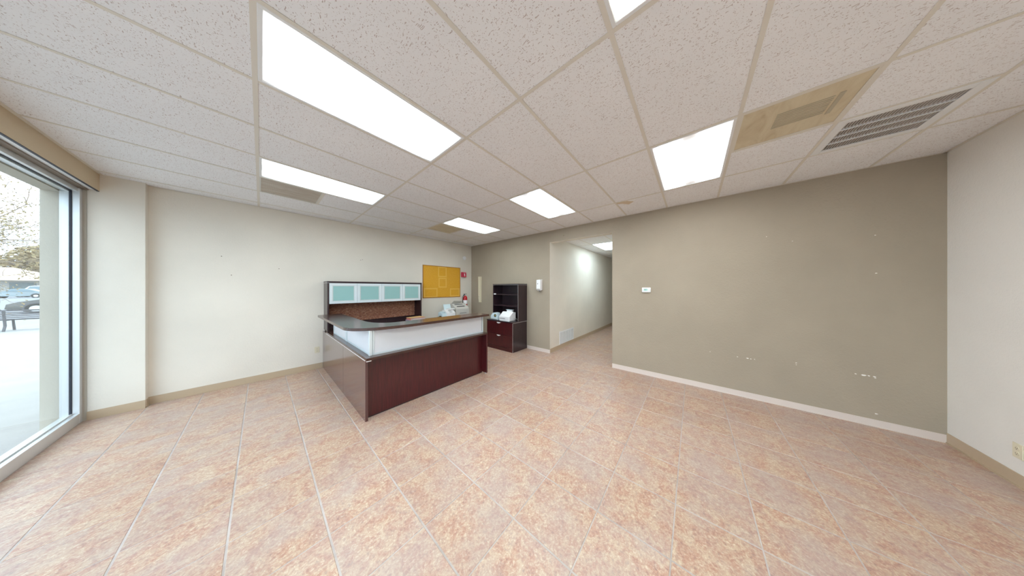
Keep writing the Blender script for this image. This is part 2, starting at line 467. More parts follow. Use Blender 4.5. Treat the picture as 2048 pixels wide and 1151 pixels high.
LC = {(1, 0): ((.84, .93, 1), .95, 'largest white troffer light nearest the window wall, overexposed lens', .5, .05),
      (1, 3): ((.86, .97, 1), .95, 'fluorescent troffer light with yellow-green lens edge beside a dirty grey grille, nearer the window', .3, .08),
      (3, 0): ((.84, .93, 1), 1.1, 'white troffer light over the floor in front of the hallway opening', .10, .10),
      (3, 3): ((.86, .97, 1), .95, 'smallest troffer light near the far corner, beside a small stained grille', .2, .12),
      (1, -3): ((.95, 1, .88), 1.4, 'troffer light cut by the top edge of the picture, pale yellow lens', .2, .06),
      (3, -3): ((.92, .96, 1), 1.25, 'warm troffer light with cloudy shaded lens, beside the beige perforated panel', .065, .10)}
for (i, j), (col, k, lab, dim, end) in LC.items():
    x0, x1, y0, y1 = XG[i] + FW, XG[i + 1] - FW, YJ(j) + FW, YJ(j + 1) - FW
    cx, cy = (x0 + x1) / 2, (y0 + y1) / 2
    t = empty('ceiling_light', (cx, cy, CH), lab, 'ceiling light', 'ceiling troffers')
    g_ = G()
    f = .020
    for a in ((x0, x1, y0, y0 + f), (x0, x1, y1 - f, y1), (x0, x0 + f, y0 + f, y1 - f), (x1 - f, x1, y0 + f, y1 - f)): g_.box(*a, CH - .004, CH + .012, .002, 1)
    g_.build('frame', M['white_metal'], t)
    G().box(x0 + f, x1 - f, y0 + f, y1 - f, CH + .004, CH + .008).build('lens', lens_mat('prismatic_lens_%d%d' % (i, j + 5), col, LIGHT_K * k, dim=dim, end=end), t)
    G().box(x0 + .01, x1 - .01, y0 + .01, y1 - .01, CH + .012, CH + .10, .01).build('housing', M['white_metal'], t)

# dirty perforated return panels (2 x 2 ft)
def perf_mat(name, a, b):
    m = N(name, a, .6, .3)
    v = m.coord(rnd=True)
    n = m.noise(m.coord((1.2, 4.5, 1), rnd=True), 2.2, 4, .6, 1.2)
    base = m.ramp(n, [(.40, a), (.62, tuple((p + q) / 2 for p, q in zip(a, b))), (.74, b)])
    vo = m.node('ShaderNodeTexVoronoi', Scale=120.0, Randomness=0.0); m.link(v, vo.inputs['Vector'])
    hole = m.ramp(vo.outputs['Distance'], [(.22, .55), (.30, 1.0)])
    m.color(m.mix(1.0, base, hole, 'MULTIPLY')); m.bump(hole, .3, .001)
    return m.m
def perf(x0, x1, y0, y1, lab, mat):
    t = empty('return_grille', ((x0 + x1) / 2, (y0 + y1) / 2, CH), lab, 'ceiling grille')
    g_ = G(); f = .012
    x0 += FW; x1 -= FW; y0 += FW; y1 -= FW
    for a in ((x0, x1, y0, y0 + f), (x0, x1, y1 - f, y1), (x0, x0 + f, y0 + f, y1 - f), (x1 - f, x1, y0 + f, y1 - f)): g_.box(*a, CH - .002, CH + .012)
    g_.build('frame', M['plastic_grey'] if 'grey' in lab else M['tbar'], t)
    G().box(x0 + f, x1 - f, y0 + f, y1 - f, CH + .002, CH + .005).build('perforated_face', mat, t)
    G().box(x0 + .01, x1 - .01, y0 + .01, y1 - .01, CH + .013, CH + .09).build('duct_box', M['white_metal'], t)
    return t
pm1 = perf_mat('soiled_grey_perforated_steel', (.58, .53, .46), (.44, .34, .25))
pm2 = perf_mat('soiled_tan_perforated_steel', (.66, .58, .42), (.52, .41, .26))
perf(XG[1], (XG[1] + XG[2]) / 2, YJ(4), YJ(5), 'soiled grey perforated return panel next to the long light near the window', pm1)
perf(XG[3], (XG[3] + XG[4]) / 2, YJ(4), YJ(5), 'small brown-stained return panel beside the light over the desk area', pm2)
bigp = perf(XG[3], (XG[3] + XG[4]) / 2, YJ(-4), YJ(-3), 'large beige perforated diffuser panel between warm light and slotted vent', pm2)
# louvred damper seen through the big panel
g_ = G()
for k in range(9): g_.box(2.60 + k * .024, 2.612 + k * .024, -.76, -.50, CH - .0006, CH + .0016)
g_.box(2.585, 2.83, -.80, -.775, CH - .0006, CH + .0016)
g_.build('damper_blades', N('shadow_tan_steel', (.46, .41, .30), .6).m, bigp)

# slotted supply vent
x0, x1, y0, y1 = (XG[3] + XG[4]) / 2 + FW, XG[4] - FW, YJ(-5) + FW, YJ(-4) - FW
t = empty('air_vent', ((x0 + x1) / 2, (y0 + y1) / 2, CH), 'square white slatted supply vent in the ceiling near the right wall', 'air vent')
f = .055; g_ = G()
for a in ((x0, x1, y0, y0 + f), (x0, x1, y1 - f, y1), (x0, x0 + f, y0 + f, y1 - f), (x1 - f, x1, y0 + f, y1 - f)): g_.box(*a, CH - .006, CH + .004, .002, 1)
g_.build('frame', M['white_metal'], t)
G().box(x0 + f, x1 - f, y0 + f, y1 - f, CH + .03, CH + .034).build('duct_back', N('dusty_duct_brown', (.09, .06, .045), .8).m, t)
iy0, iy1, ix0, ix1 = y0 + f, y1 - f, x0 + f, x1 - f
for k in range(1, 4):
    xx = ix0 + (ix1 - ix0) * k / 4
    G().box(xx - .005, xx + .005, iy0, iy1, CH - .005, CH + .012).build('divider_bar', M['white_metal'], t)
g_ = G(); n = 30
for k in range(n):
    yy = iy0 + (iy1 - iy0) * (k + .5) / n
    g_.box(ix0, ix1, -.0045, .0045, -.0008, .0008, mat=Matrix.Translation((0, yy, CH + .003)) @ Matrix.Rotation(math.radians(58), 4, 'X'))
g_.build('slats', N('dusty_white_slat', (.62, .58, .55), .5).m, t, kind='stuff')

# hall ceiling
hc = struct(G().box(XE + .13, HX, OY0, OY1, HC + .02, HC + .024), 'ceiling_hall_grid', M['plenum'])
hx = [XE + .13] + [6.0 + 1.2192 * k for k in range(-1, 5)] + [HX]
hy = [OY0, 1.58, 2.19, OY1]
hx = sorted(set(v for v in hx if XE + .12 < v <= HX))
for a, b in zip(hx, hx[1:]):
    if b - a < .05: continue
    for c, d in zip(hy, hy[1:]):
        if abs(a - 6.0) < .01 and c == 1.58: continue
        G().box(a + .003, b - .003, c + .003, d - .003, HC, HC + .014).build('ceiling_tile', M['board'], hc, origin=((a + b) / 2, (c + d) / 2, HC))
for a in hx[1:-1]: G().box(a - FW, a + FW, OY0, OY1, HC - .002, HC - .0005).build('cross_tee', M['tbar'], hc, origin=(a, 1.88, HC))
for c in hy[1:-1]: G().box(XE + .13, HX, c - FW, c + FW, HC - .0025, HC - .0005).build('main_runner', M['tbar'], hc, origin=(8, c, HC))
t = empty('hall_light', (6.61, 1.885, HC), 'bluish white troffer light on the hallway ceiling', 'ceiling light')
g_ = G(); x0, x1, y0, y1 = 6.012, 7.207, 1.592, 2.178; f = .02
for a in ((x0, x1, y0, y0 + f), (x0, x1, y1 - f, y1), (x0, x0 + f, y0 + f, y1 - f), (x1 - f, x1, y0 + f, y1 - f)): g_.box(*a, HC - .004, HC + .012)
g_.build('frame', M['white_metal'], t)
G().box(x0 + f, x1 - f, y0 + f, y1 - f, HC + .004, HC + .008).build('lens', lens_mat('hall_lens', (.72, .90, 1), LIGHT_K * .70, dim=.85), t)

# ------------------------------------------------------------ window
glass = bpy.data.materials.new('clear_glass'); glass.use_nodes = True
gn = glass.node_tree.nodes; gl = glass.node_tree.links; gn.remove(gn['Principled BSDF'])
tr = gn.new('ShaderNodeBsdfTransparent'); tr.inputs[0].default_value = (.95, .975, .97, 1)
gs = gn.new('ShaderNodeBsdfGlossy'); gs.inputs['Roughness'].default_value = .02
lw = gn.new('ShaderNodeLayerWeight'); p5 = gn.new('ShaderNodeMath'); p5.operation = 'POWER'; p5.inputs[1].default_value = 5
gl.new(lw.outputs['Facing'], p5.inputs[0])
fr = gn.new('ShaderNodeMath'); fr.operation = 'MULTIPLY_ADD'; fr.inputs[1].default_value = .45; fr.inputs[2].default_value = .03
gl.new(p5.outputs[0], fr.inputs[0]); ms = gn.new('ShaderNodeMixShader')
gl.new(fr.outputs[0], ms.inputs[0]); gl.new(tr.outputs[0], ms.inputs[1]); gl.new(gs.outputs[0], ms.inputs[2]); gl.new(ms.outputs[0], gn['Material Output'].inputs[0])
wroot = bpy.data.objects.new('window_1', None); wroot['kind'] = 'structure'; wroot.location = (-1.385, 2, 0); link(wroot)
YE, YB = 5.36, -1.62
G().box(-1.335, -1.372, YB, YE - .001, 0, .112, .002, 1).box(-1.372, -1.381, YB, YE - .05, .10, .125).box(-1.389, -1.437, YB, YE, -.05, .105).build('sill', M['alu'], wroot)
G().box(-1.346, -1.372, YB, YE - .001, 2.628, 2.672).box(-1.388, -1.437, YB, YE, 2.612, 2.672).build('head', M['alu'], wroot)
for n_, (a, b) in enumerate(((5.305, YE), (2.86, 2.91), (.55, .60), (YB, YB + .05))):
    G().box(-1.333, -1.374, a, b, 0, 2.67, .002, 1).box(-1.388, -1.437, a, b, -.05, 2.67).build('mullion', M['alu'], wroot)
gg = G()
for a, b in ((2.91, 5.305), (.60, 2.86), (YB + .05, .55)):
    gg.box(-1.374, -1.388, a, a + .008, .112, 2.63).box(-1.374, -1.388, b - .008, b + (.02 if b > 5 else 0), .112, 2.63).box(-1.374, -1.388, a, b, 2.622, 2.634)
gg.build('gasket', M['gasket'], wroot)
for a, b in ((2.918, 5.297), (.608, 2.852), (YB + .058, .542)):
    G().box(-1.379, -1.383, a, b, .113, 2.623).build('pane', glass, wroot)

# ------------------------------------------------------------ reception desk
WT, TB, TT = .735, 1.033, 1.067      # worktop top, transaction top bottom / top
t = empty('reception_desk', (.8, 2.9, 0), 'dark mahogany L-shaped reception desk with raised counter and frosted screens', 'desk')
desk = t
XL = .772
G().box(XL, XL + .028, 2.860, 3.882, 0, WT - .028, .0015, 1).build('side_panel', M['wood_gloss'], t, label='long side panel facing the window, front section')
G().box(XL, XL + .028, 3.886, 5.462, 0, WT - .028, .0015, 1).build('return_panel', M['wood_gloss'], t, label='side panel section nearer the wall')
G().box(2.603, 2.631, 2.812, 3.62, .02, WT - .028, .0015, 1).build('end_panel', M['wood'], t)
for a in (2.85, 3.55): G().cyl((2.617, a, .010), .014, .02, 'z', 12).build('levelling_foot', M['alu'], t)
G().box(XL + .028, 2.603, 2.930, 2.950, .012, WT - .028, .001, 1).build('modesty_panel', M['wood'], t)
G().box(XL + .028, 2.603, 2.931, 2.949, 0, .012).build('panel_skirt', M['black'], t)
G().prism([(XL - .003, 2.812), (2.634, 2.812), (2.634, 3.62), (1.37, 3.62), (1.37, 4.868), (XL - .003, 4.868)], .028, 'z', WT - .028, .0015).build('worktop', M['wood_x'], t)
G().box(XL - .003, XL + .03, 4.868, 5.105, WT - .028, WT, .0015, 1).build('worktop_strip', M['wood_x'], t)
G().box(XL - .005, XL + .001, 2.858, 5.10, WT - .036, WT - .028).box(XL - .005, XL + .045, 2.806, 2.812, WT - .036, WT - .030).build('edge_strip', M['silver_edge'], t)
G().box(1.352, 1.37, 3.66, 4.86, .0, WT - .028).build('return_leg', M['wood'], t)
# raised transaction counter
ox, oy, ix, iy, xe, ye = .632, 2.790, .948, 3.108, 2.652, 4.935
def bez(p0, p1, p2, n=14): return [tuple((1 - s) ** 2 * a + 2 * s * (1 - s) * b + s * s * c for a, b, c in zip(p0, p1, p2)) for s in [k / n for k in range(n + 1)]]
outline = [(ox, ye)] + bez((ox, 3.18), (.66, 2.83), (1.25, oy + .004), 18) + [(xe, oy), (xe, iy)] + bez((1.22, iy), (ix + .01, 3.14), (ix, 3.55), 14) + [(ix, ye)]
G().prism(outline[::-1] if False else outline, TT - TB, 'z', TB, .002).build('transaction_top', M['wood_x'], t)
frost = N('frosted_acrylic', (.86, .87, .90), .5, .4)
_t = frost.node('ShaderNodeBsdfTranslucent'); _t.inputs[0].default_value = (.9, .92, .96, 1)
_m = frost.node('ShaderNodeMixShader'); _m.inputs[0].default_value = .35
frost.link(frost.b.outputs[0], _m.inputs[1]); frost.link(_t.outputs[0], _m.inputs[2]); frost.link(_m.outputs[0], frost.n['Material Output'].inputs[0])
M['frost'] = frost.m
def screen(p0, p1, ax, at):
    """frosted screen from p0 to p1 along ax, plane coordinate at"""
    z0, z1 = WT, TB
    def bx(a, b, c, d, th, off=0):
        return (a, b, at - th / 2 + off, at + th / 2 + off, c, d) if ax == 'x' else (at - th / 2 + off, at + th / 2 + off, a, b, c, d)
    o = G().box(*bx(p0 + .01, p1 - .01, z0 + .018, z1 - .004, .006)).build('frosted_screen', M['frost'], desk)
    G().box(*bx(p0, p1, z0, z0 + .022, .016), .001, 1).build('bottom_rail', M['alu_pale'], o)
    return o
def post(x, y, s=.026):
    G().box(x - s / 2, x + s / 2, y - s / 2, y + s / 2, WT, TB, .003, 2).build('post', M['alu_pale'], desk)
screen(.862, 2.585, 'x', 2.912)
screen(2.945, 3.955, 'y', .838)
screen(4.005, 4.80, 'y', .838)
post(.838, 2.915, .034); post(.838, 3.97); post(.838, 4.005); post(.838, 4.815); post(2.598, 2.915, .024)
post(.868, 2.912, .018)
# ------------------------------------------------------------ credenza and hutch
t = empty('credenza', (1.7, 5.2, 0), 'dark wooden credenza against the beige wall under the glass-door hutch', 'credenza')
G().box(.803, 2.605, 4.872, 5.462, WT - .028, WT, .0015, 1).build('worktop', M['wood_x'], t)
for a in (.805, 2.575): G().box(a, a + .027, 4.89, 5.46, 0, WT - .028).build('side_panel', M['wood'], t)
G().box(.83, 2.575, 5.44, 5.458, .05, WT - .028).build('back_panel', M['wood'], t)
for (a, b) in ((1.95, 2.573),):
    for k in range(2):
        dz = .06 + k * .32
        d = G().box(a, b, 4.878, 4.897, dz, dz + .312, .001, 1).build('drawer', M['wood'], t)
        G().box((a + b) / 2 - .05, (a + b) / 2 + .05, 4.865, 4.878, dz + .26, dz + .275, .003, 1).build('handle', M['silver_edge'], d)
    G().box(a - .02, a, 4.89, 5.44, 0, WT - .028).build('divider', M['wood'], t)
t = empty('hutch', (1.68, 5.3, WT), 'dark wall hutch with four frosted green glass doors and brown tweed back', 'hutch')
hx0, hx1, hy0, ht = .787, 2.572, 5.122, 1.662
G().box(hx0, hx0 + .026, hy0, 5.466, WT, ht - .03, .001, 1).build('side_panel', M['wood_d'], t)
G().box(hx1 - .026, hx1, hy0, 5.466, WT, ht - .03, .001, 1).build('side_panel', M['wood_d'], t)
G().box(hx0 - .002, hx1 + .002, hy0 - .006, 5.466, ht - .03, ht, .0015, 1).build('top_panel', M['wood_d'], t)
G().box(hx0 - .0025, hx0 + .03, hy0 - .007, 5.46, ht - .035, ht - .031).build('edge_strip', M['silver_edge'], t)
G().box(hx0 + .026, hx1 - .026, hy0 + .022, 5.45, 1.236, 1.256).build('cabinet_bottom', M['wood_d'], t)
G().box(hx0 + .026, hx1 - .026, 5.448, 5.464, WT, ht - .03).build('back_panel', M['wood_d'], t)
tw = N('brown_tweed_fabric', (.2, .1, .07), .9, .1)
tv = tw.coord((18, 1, 75)); n1 = tw.noise(tv, 1.2, 3, .7); n2 = tw.noise(tw.coord((40, 1, 160)), 1, 2)
tc1 = tw.ramp(n1, [(.32, srgb(96, 66, 64)), (.44, srgb(140, 92, 76)), (.55, srgb(162, 114, 88)), (.68, srgb(190, 152, 130))])
tw.color(tw.mix(tw.ramp(n2, [(.58, 0.0), (.66, .5)]), tc1, srgb(186, 158, 140))); tw.bump(n2, .3, .002)
G().box(hx0 + .03, hx1 - .03, 5.425, 5.447, .845, 1.234, .004, 2).build('tackboard', tw.m, t)
gg = N('frosted_green_glass', srgb(146, 188, 186), .3, .5); M['green'] = gg.m
ds = [hx0 + .027, 1.246, 1.686, 2.118, hx1 - .027]
for a, b in zip(ds, ds[1:]):
    a += .0015; b -= .0015; z0, z1 = 1.238, ht - .036
    g_ = G(); w = .046
    for q in ((a, b, z0, z0 + w), (a, b, z1 - w, z1), (a, a + w, z0 + w, z1 - w), (b - w, b, z0 + w, z1 - w)): g_.box(q[0], q[1], hy0, hy0 + .02, q[2], q[3], .002, 1)
    d = g_.build('door', M['alu_pale'], t)
    G().box(a + w - .004, b - w + .004, hy0 + .007, hy0 + .012, z0 + w - .004, z1 - w + .004).build('glass_panel', M['green'], d)
    i2 = .012; g_ = G()
    for q in ((a + w, b - w, z0 + w, z0 + w + i2), (a + w, b - w, z1 - w - i2, z1 - w), (a + w, a + w + i2, z0 + w + i2, z1 - w - i2), (b - w - i2, b - w, z0 + w + i2, z1 - w - i2)): g_.box(q[0], q[1], hy0 + .003, hy0 + .0072, q[2], q[3])
    g_.build('inner_bead', N('silver_bead', (.55, .62, .62), .4, .5, .3).m if 'bead' not in M else M['bead'], d)
# ------------------------------------------------------------ folders on the credenza
t = empty('letter_tray', (2.36, 4.98, WT), 'pale lilac letter tray holding pink and orange folders on the credenza', 'letter tray')
g_ = G()
for z in (.0, .058):
    g_.box(2.18, 2.55, 4.88, 5.11, WT + z, WT + z + .004).box(2.18, 2.185, 4.88, 5.11, WT + z, WT + z + (.055 if z == 0 else .008)).box(2.545, 2.55, 4.88, 5.11, WT + z, WT + z + (.055 if z == 0 else .008))
g_.build('tray_body', N('lilac_plastic', srgb(190, 180, 205), .4).m, t)
G().box(2.20, 2.53, 4.885, 5.105, WT + .004, WT + .03).build('paper_stack', M['paper'], t)
def folder(z, th, col, lab, dx=0, rot=0, tilt=0):
    q = empty('folder', (2.365 + dx, 4.992, z), lab, 'folder', 'folders in the tray')
    b = Matrix.Rotation(rot, 4, 'Z') @ Matrix.Rotation(tilt, 4, 'Y')
    g_ = G()
    g_.box(-.165, .165, -.105, .105, 0, .0015, mat=b); g_.box(-.165, .165, -.115, .115, th, th + .0015, mat=b); g_.box(-.17, -.1685, -.115, .115, 0, th, mat=b)
    o = bpy.data.objects.new('cover', g_.mesh('cover', N('folder_paper', col, .7).m)); link(o, q)
    g_ = G().box(-.16, .163, -.108, .110, .002, th - .001, mat=b)
    o = bpy.data.objects.new('pages', g_.mesh('pages', M['paper'])); link(o, q)
folder(WT + .067, .022, srgb(235, 150, 145), 'pink folder in the tray, under the orange ones', 0, .02)
folder(WT + .093, .012, srgb(214, 120, 84), 'orange-red folder in the tray, between pink and manila folders', .01, -.03)
folder(WT + .107, .008, srgb(226, 186, 130), 'manila folder on top of the tray stack', .0, .05)

# ------------------------------------------------------------ side table with fax, printer (mostly behind the counter)
t = empty('side_table', (3.5, 5.1, 0), 'dark low side table behind the desk carrying the fax and printer', 'table')
G().box(2.78, 4.16, 4.78, 5.38, WT - .028, WT, .002, 1).build('tabletop', M['wood_x'], t)
for x in (2.82, 4.12):
    for y in (4.82, 5.34): G().box(x - .02, x + .02, y - .02, y + .02, 0, WT - .028, .002, 1).build('leg', M['black'], t)
# laser printer
t = empty('laser_printer', (3.76, 5.09, WT), 'grey-white laser printer with raised paper tray on the table below the fire extinguisher', 'printer')
px0, px1, py0, py1, pz = 3.53, 3.985, 5.06, 5.34, WT
prof = [(py0, pz), (py1 + .02, pz), (py1 + .02, pz + .345), (py1 - .09, pz + .345), (py0 + .02, pz + .235), (py0, pz + .205)]
G().prism([(a, b) for a, b in prof], px1 - px0, 'x', px0, .006).build('body', M['plastic_grey'], t)
def on_slope(s, up): # point on sloped top: s in 0..1 front to back
    return (py0 + .02 + s * (py1 - .09 - py0 - .02), pz + .235 + s * .11 + up)
ya, za = on_slope(.30, 0); yb, zb = on_slope(.52, 0); ang = math.atan2(.11, py1 - .09 - py0 - .02)
G().box(-.15, .12, -.017, .017, -.006, .002, mat=Matrix.Translation((3.76, ya, za)) @ Matrix.Rotation(ang, 4, 'X')).box(-.17, .10, -.012, .012, -.006, .002, mat=Matrix.Translation((3.76, on_slope(.78, 0)[0], on_slope(.78, 0)[1])) @ Matrix.Rotation(ang, 4, 'X')).build('output_slot', M['black'], t)
G().box(3.62, 3.93, py0 - .004, py0 + .002, pz + .03, pz + .105, .002, 1).build('paper_drawer', M['plastic_grey'], t)
G().box(3.66, 3.89, py0 - .007, py0 - .003, pz + .075, pz + .088, .001, 1).build('drawer_handle', M['plastic_dgrey'], t)
G().box(-.15, .15, -.003, .003, 0, .15, mat=Matrix.Translation((3.70, 5.335, pz + .335)) @ Matrix.Rotation(.9, 4, 'X') @ Matrix.Rotation(.12, 4, 'Y')).build('paper_support', M['plastic_grey'], t)
# fax
t = empty('fax_machine', (3.27, 5.05, WT), 'bluish white fax machine with handset on the table left of the grey printer', 'fax machine')
G().prism([(4.96, WT), (5.22, WT), (5.22, WT + .20), (5.10, WT + .215), (4.96, WT + .13)], .26, 'x', 3.19, .008).build('body', M['plastic_white'], t)
G().prism([(4.97, WT), (5.2, WT), (5.2, WT + .15), (5.1, WT + .165), (4.99, WT + .13)], .125, 'x', 3.062, .02).build('handset_cradle', M['plastic_blue'], t)
G().box(3.09, 3.16, 4.99, 5.17, WT + .15, WT + .175, .012, 3).build('handset', M['plastic_blue'], t)
G().box(-.11, .11, -.004, .004, 0, .16, mat=Matrix.Translation((3.36, 5.2, WT + .195)) @ Matrix.Rotation(-.35, 4, 'X')).build('document_tray', M['plastic_blue'], t)
G().box(3.30, 3.47, 5.02, 5.19, WT + .208, WT + .235, .008, 2).build('feeder_cover', M['plastic_white'], t)
g_ = G()
for a in range(3):
    for b in range(3): g_.cyl((3.29 + a * .03, 4.985 + b * .035, WT + .148 + b * .0225), .007, .012, 'z', 8)
g_.build('keypad', M['plastic_dgrey'], t, kind='stuff')
# coiled cord and adapter by the fax
t = empty('power_adapter', (2.98, 5.05, WT), 'black power adapter with cord lying left of the fax machine', 'power adapter')
G().prism([(2.985, WT), (3.055, WT), (3.05, WT + .055), (3.03, WT + .075), (2.99, WT + .05)], .06, 'y', 5.0, .004).build('adapter_body', M['black'], t)
G().tube([(2.99, 5.03, WT + .02), (2.955, 5.02, WT + .05), (2.93, 5.03, WT + .032), (2.90, 5.04, WT + .03), (2.86, 5.03, WT + .028), (2.85, 5.0, WT + .006), (2.95, 4.95, WT + .006)], .006, 8).build('cord', M['black'], t)

# ------------------------------------------------------------ file cabinet + bookcase hutch
cx0, cx1, cy0, cy1, ct = 3.835, 4.397, 3.240, 4.122, .722
t = empty('file_cabinet', (4.11, 3.68, 0), 'two-drawer dark wooden lateral file cabinet against the taupe wall', 'cabinet')
G().box(cx0 + .022, cx1, cy0, cy0 + .02, 0, ct - .026, .001, 1).build('side_panel', M['wood_d'], t)
G().box(cx0 + .022, cx1, cy1 - .02, cy1, 0, ct - .026, .001, 1).build('side_panel', M['wood_d'], t)
G().box(cx1 - .02, cx1 - .002, cy0 + .02, cy1 - .02, 0, ct - .026).build('back_panel', M['wood_d'], t)
G().box(cx0 + .004, cx0 + .03, cy0 + .02, cy1 - .02, 0, .083).build('plinth', M['wood'], t)
G().box(cx0 - .004, cx1, cy0 - .004, cy1 + .004, ct - .024, ct, .0015, 1).build('top_panel', M['wood_d'], t)
G().box(cx0 + .01, cx1, cy0 - .005, cy0 - .001, ct - .0285, ct - .0245).build('edge_strip', M['silver_edge'], t)
G().box(cx0, cx0 + .003, cy0 - .002, cy0 + .003, .0, ct - .028).build('corner_strip', M['alu'], t)
for z0, z1, hz in ((.088, .388, .372), (.393, ct - .029, .684)):
    d = G().box(cx0, cx0 + .02, cy0 + .004, cy1 - .004, z0, z1, .0015, 1).build('drawer', M['wood'], t)
    pts = [(3.692 + .062 * math.cos(a), hz + .026 * math.sin(a)) for a in [PI + PI * k / 14 for k in range(15)]]
    G().prism(pts, -.014, 'x', cx0, .002).build('handle', M['silver_edge'], d)
bx0, bx1, by0, by1, bt = 4.036, 4.397, 3.236, 4.104, 1.640
t = empty('bookcase_hutch', (4.2, 3.67, ct), 'dark open bookcase with two shelves standing on the file cabinet', 'bookcase')
G().box(bx0, bx1, by0, by0 + .022, ct, bt - .024, .001, 1).build('side_panel', M['wood_d'], t)
G().box(bx0, bx1, by1 - .022, by1, ct, bt - .024, .001, 1).build('side_panel', M['wood_d'], t)
G().box(bx0 - .003, bx1, by0 - .003, by1 + .003, bt - .024, bt, .0015, 1).build('top_panel', M['wood_d'], t)
G().box(bx0 - .004, bx0 - .0005, by0, by1, bt - .0285, bt - .0245).box(bx0, bx1, by0 - .0045, by0 - .001, bt - .0285, bt - .0245).build('edge_strip', M['alu'], t)
G().box(bx0 - .0010, bx0 + .001, by0 - .001, by0 + .003, ct, bt - .03).build('front_edge', M['alu'], t)
G().box(bx1 - .012, bx1, by0 + .022, by1 - .022, ct, bt - .024).build('back_panel', M['wood_d'], t)
for z in (1.092, 1.378):
    G().box(bx0 + .012, bx1 - .012, by0 + .022, by1 - .022, z - .024, z, .001, 1).build('shelf', M['wood_d'], t)
G().box(4.045, 4.050, 4.00, 4.078, 1.362, 1.390).build('paper_tag', M['paper'], t)
# label printer and white card printer on the cabinet
t = empty('tape_dispenser', (3.93, 3.94, ct), 'pale blue label machine with round black opening on the file cabinet', 'label machine')
G().prism([(4.055, ct), (4.055, ct + .085), (3.985, ct + .165), (3.93, ct + .178), (3.83, ct + .172), (3.815, ct + .1), (3.81, ct)], .14, 'x', 3.90, .012).build('body', M['plastic_blue'], t, smooth=True)
G().cyl((3.902, 3.885, ct + .105), .038, .012, 'x', 24).build('opening_ring', M['black'], t)
G().cyl((3.893, 3.875, ct + .108), .015, .012, 'x', 16).build('yellow_roll', N('yellow_roll', (.55, .45, .08), .4).m, t)
G().box(3.888, 3.902, 3.83, 4.045, ct + .02, ct + .028).build('base_seam', M['plastic_grey'], t)
t = empty('card_printer', (3.97, 3.55, ct), 'bright white wedge-shaped card printer with top hopper on the file cabinet', 'printer')
wx = 3.885
G().prism([(wx, ct), (4.13, ct), (4.13, ct + .205), (4.02, ct + .215), (wx, ct + .105)], .345, 'y', 3.385, .010).build('body', M['plastic_white'], t)
G().prism([(4.03, ct + .20), (4.10, ct + .20), (4.10, ct + .262), (4.05, ct + .262)], .17, 'y', 3.44, .004).build('hopper', M['plastic_white'], t)
G().box(4.03, 4.11, 3.42, 3.63, ct + .262, ct + .270, .002, 1).build('hopper_lid', M['plastic_blue'], t)
G().box(wx - .003, wx + .004, 3.53, 3.70, ct + .055, ct + .066).build('card_slot', M['plastic_dgrey'], t)
G().box(wx + .02, 4.12, 3.381, 3.386, ct + .012, ct + .018).build('side_seam', M['plastic_grey'], t)
G().tube([(4.05, 3.388, ct + .06), (4.06, 3.33, ct + .065), (4.10, 3.30, ct + .03), (4.2, 3.29, ct + .008)], .004).build('cord', M['plastic_grey'], t)

# ------------------------------------------------------------ things on the walls
t = empty('cork_board', (3.36, YN - .01, 1.26), 'orange cork notice board with pale faded rectangles on the beige wall', 'notice board')
ck = N('faded_cork', (.5, .3, .06), .85, .15); cv = ck.coord()
cn = ck.noise(cv, 60, 4, .7); cbig = ck.noise(cv, 2.0, 3)
cc = ck.ramp(cn, [(.3, srgb(208, 150, 38)), (.7, srgb(230, 178, 66))])
ck.color(ck.mix(ck.ramp(cbig, [(.35, 0.0), (.7, .35)]), cc, srgb(220, 166, 76)))
x0, x1, z0, z1 = 2.772, 3.964, EYE - .270, EYE + .620
G().box(x0 + .01, x1 - .01, YN - .012, YN - .002, z0 + .01, z1 - .01).build('cork_sheet', ck.m, t)
fm = N('oak_strip', srgb(176, 120, 44), .5).m
for q in ((x0, x1, z0, z0 + .018), (x0, x1, z1 - .018, z1), (x0, x0 + .018, z0 + .018, z1 - .018), (x1 - .018, x1, z0 + .018, z1 - .018)):
    G().box(q[0], q[1], YN - .018, YN - .001, q[2], q[3], .002, 1).build('frame_strip', fm, t)
fp = N('unfaded_cork_patch', srgb(228, 182, 84), .85, .15).m
for (a, b, c, d) in ((3.215, 3.49, .33, .63), (3.23, 3.49, .03, .31), (2.80, 3.20, -.24, .02), (3.60, 3.94, -.23, .01)):
    g_ = G(); e = .035
    for q in ((a, b, c, c + e), (a, b, d - e, d), (a, a + e, c + e, d - e), (b - e, b, c + e, d - e)): g_.box(q[0], q[1], YN - .0125, YN - .0119, EYE + q[2] - .02, EYE + q[3] - .02)
    g_.build('faded_outline', fp, t)

t = empty('fire_alarm', (4.13, YN - .02, EYE + .934), 'round white alarm sounder high on the beige wall by the corner', 'alarm')
G().cyl((4.13, YN - .006, EYE + .934), .062, .012, 'y', 32).build('base', M['plastic_white'], t)
G().ball((4.13, YN - .012, EYE + .934), .052, (1, .55, 1), 24).build('dome', M['plastic_white'], t, smooth=True)

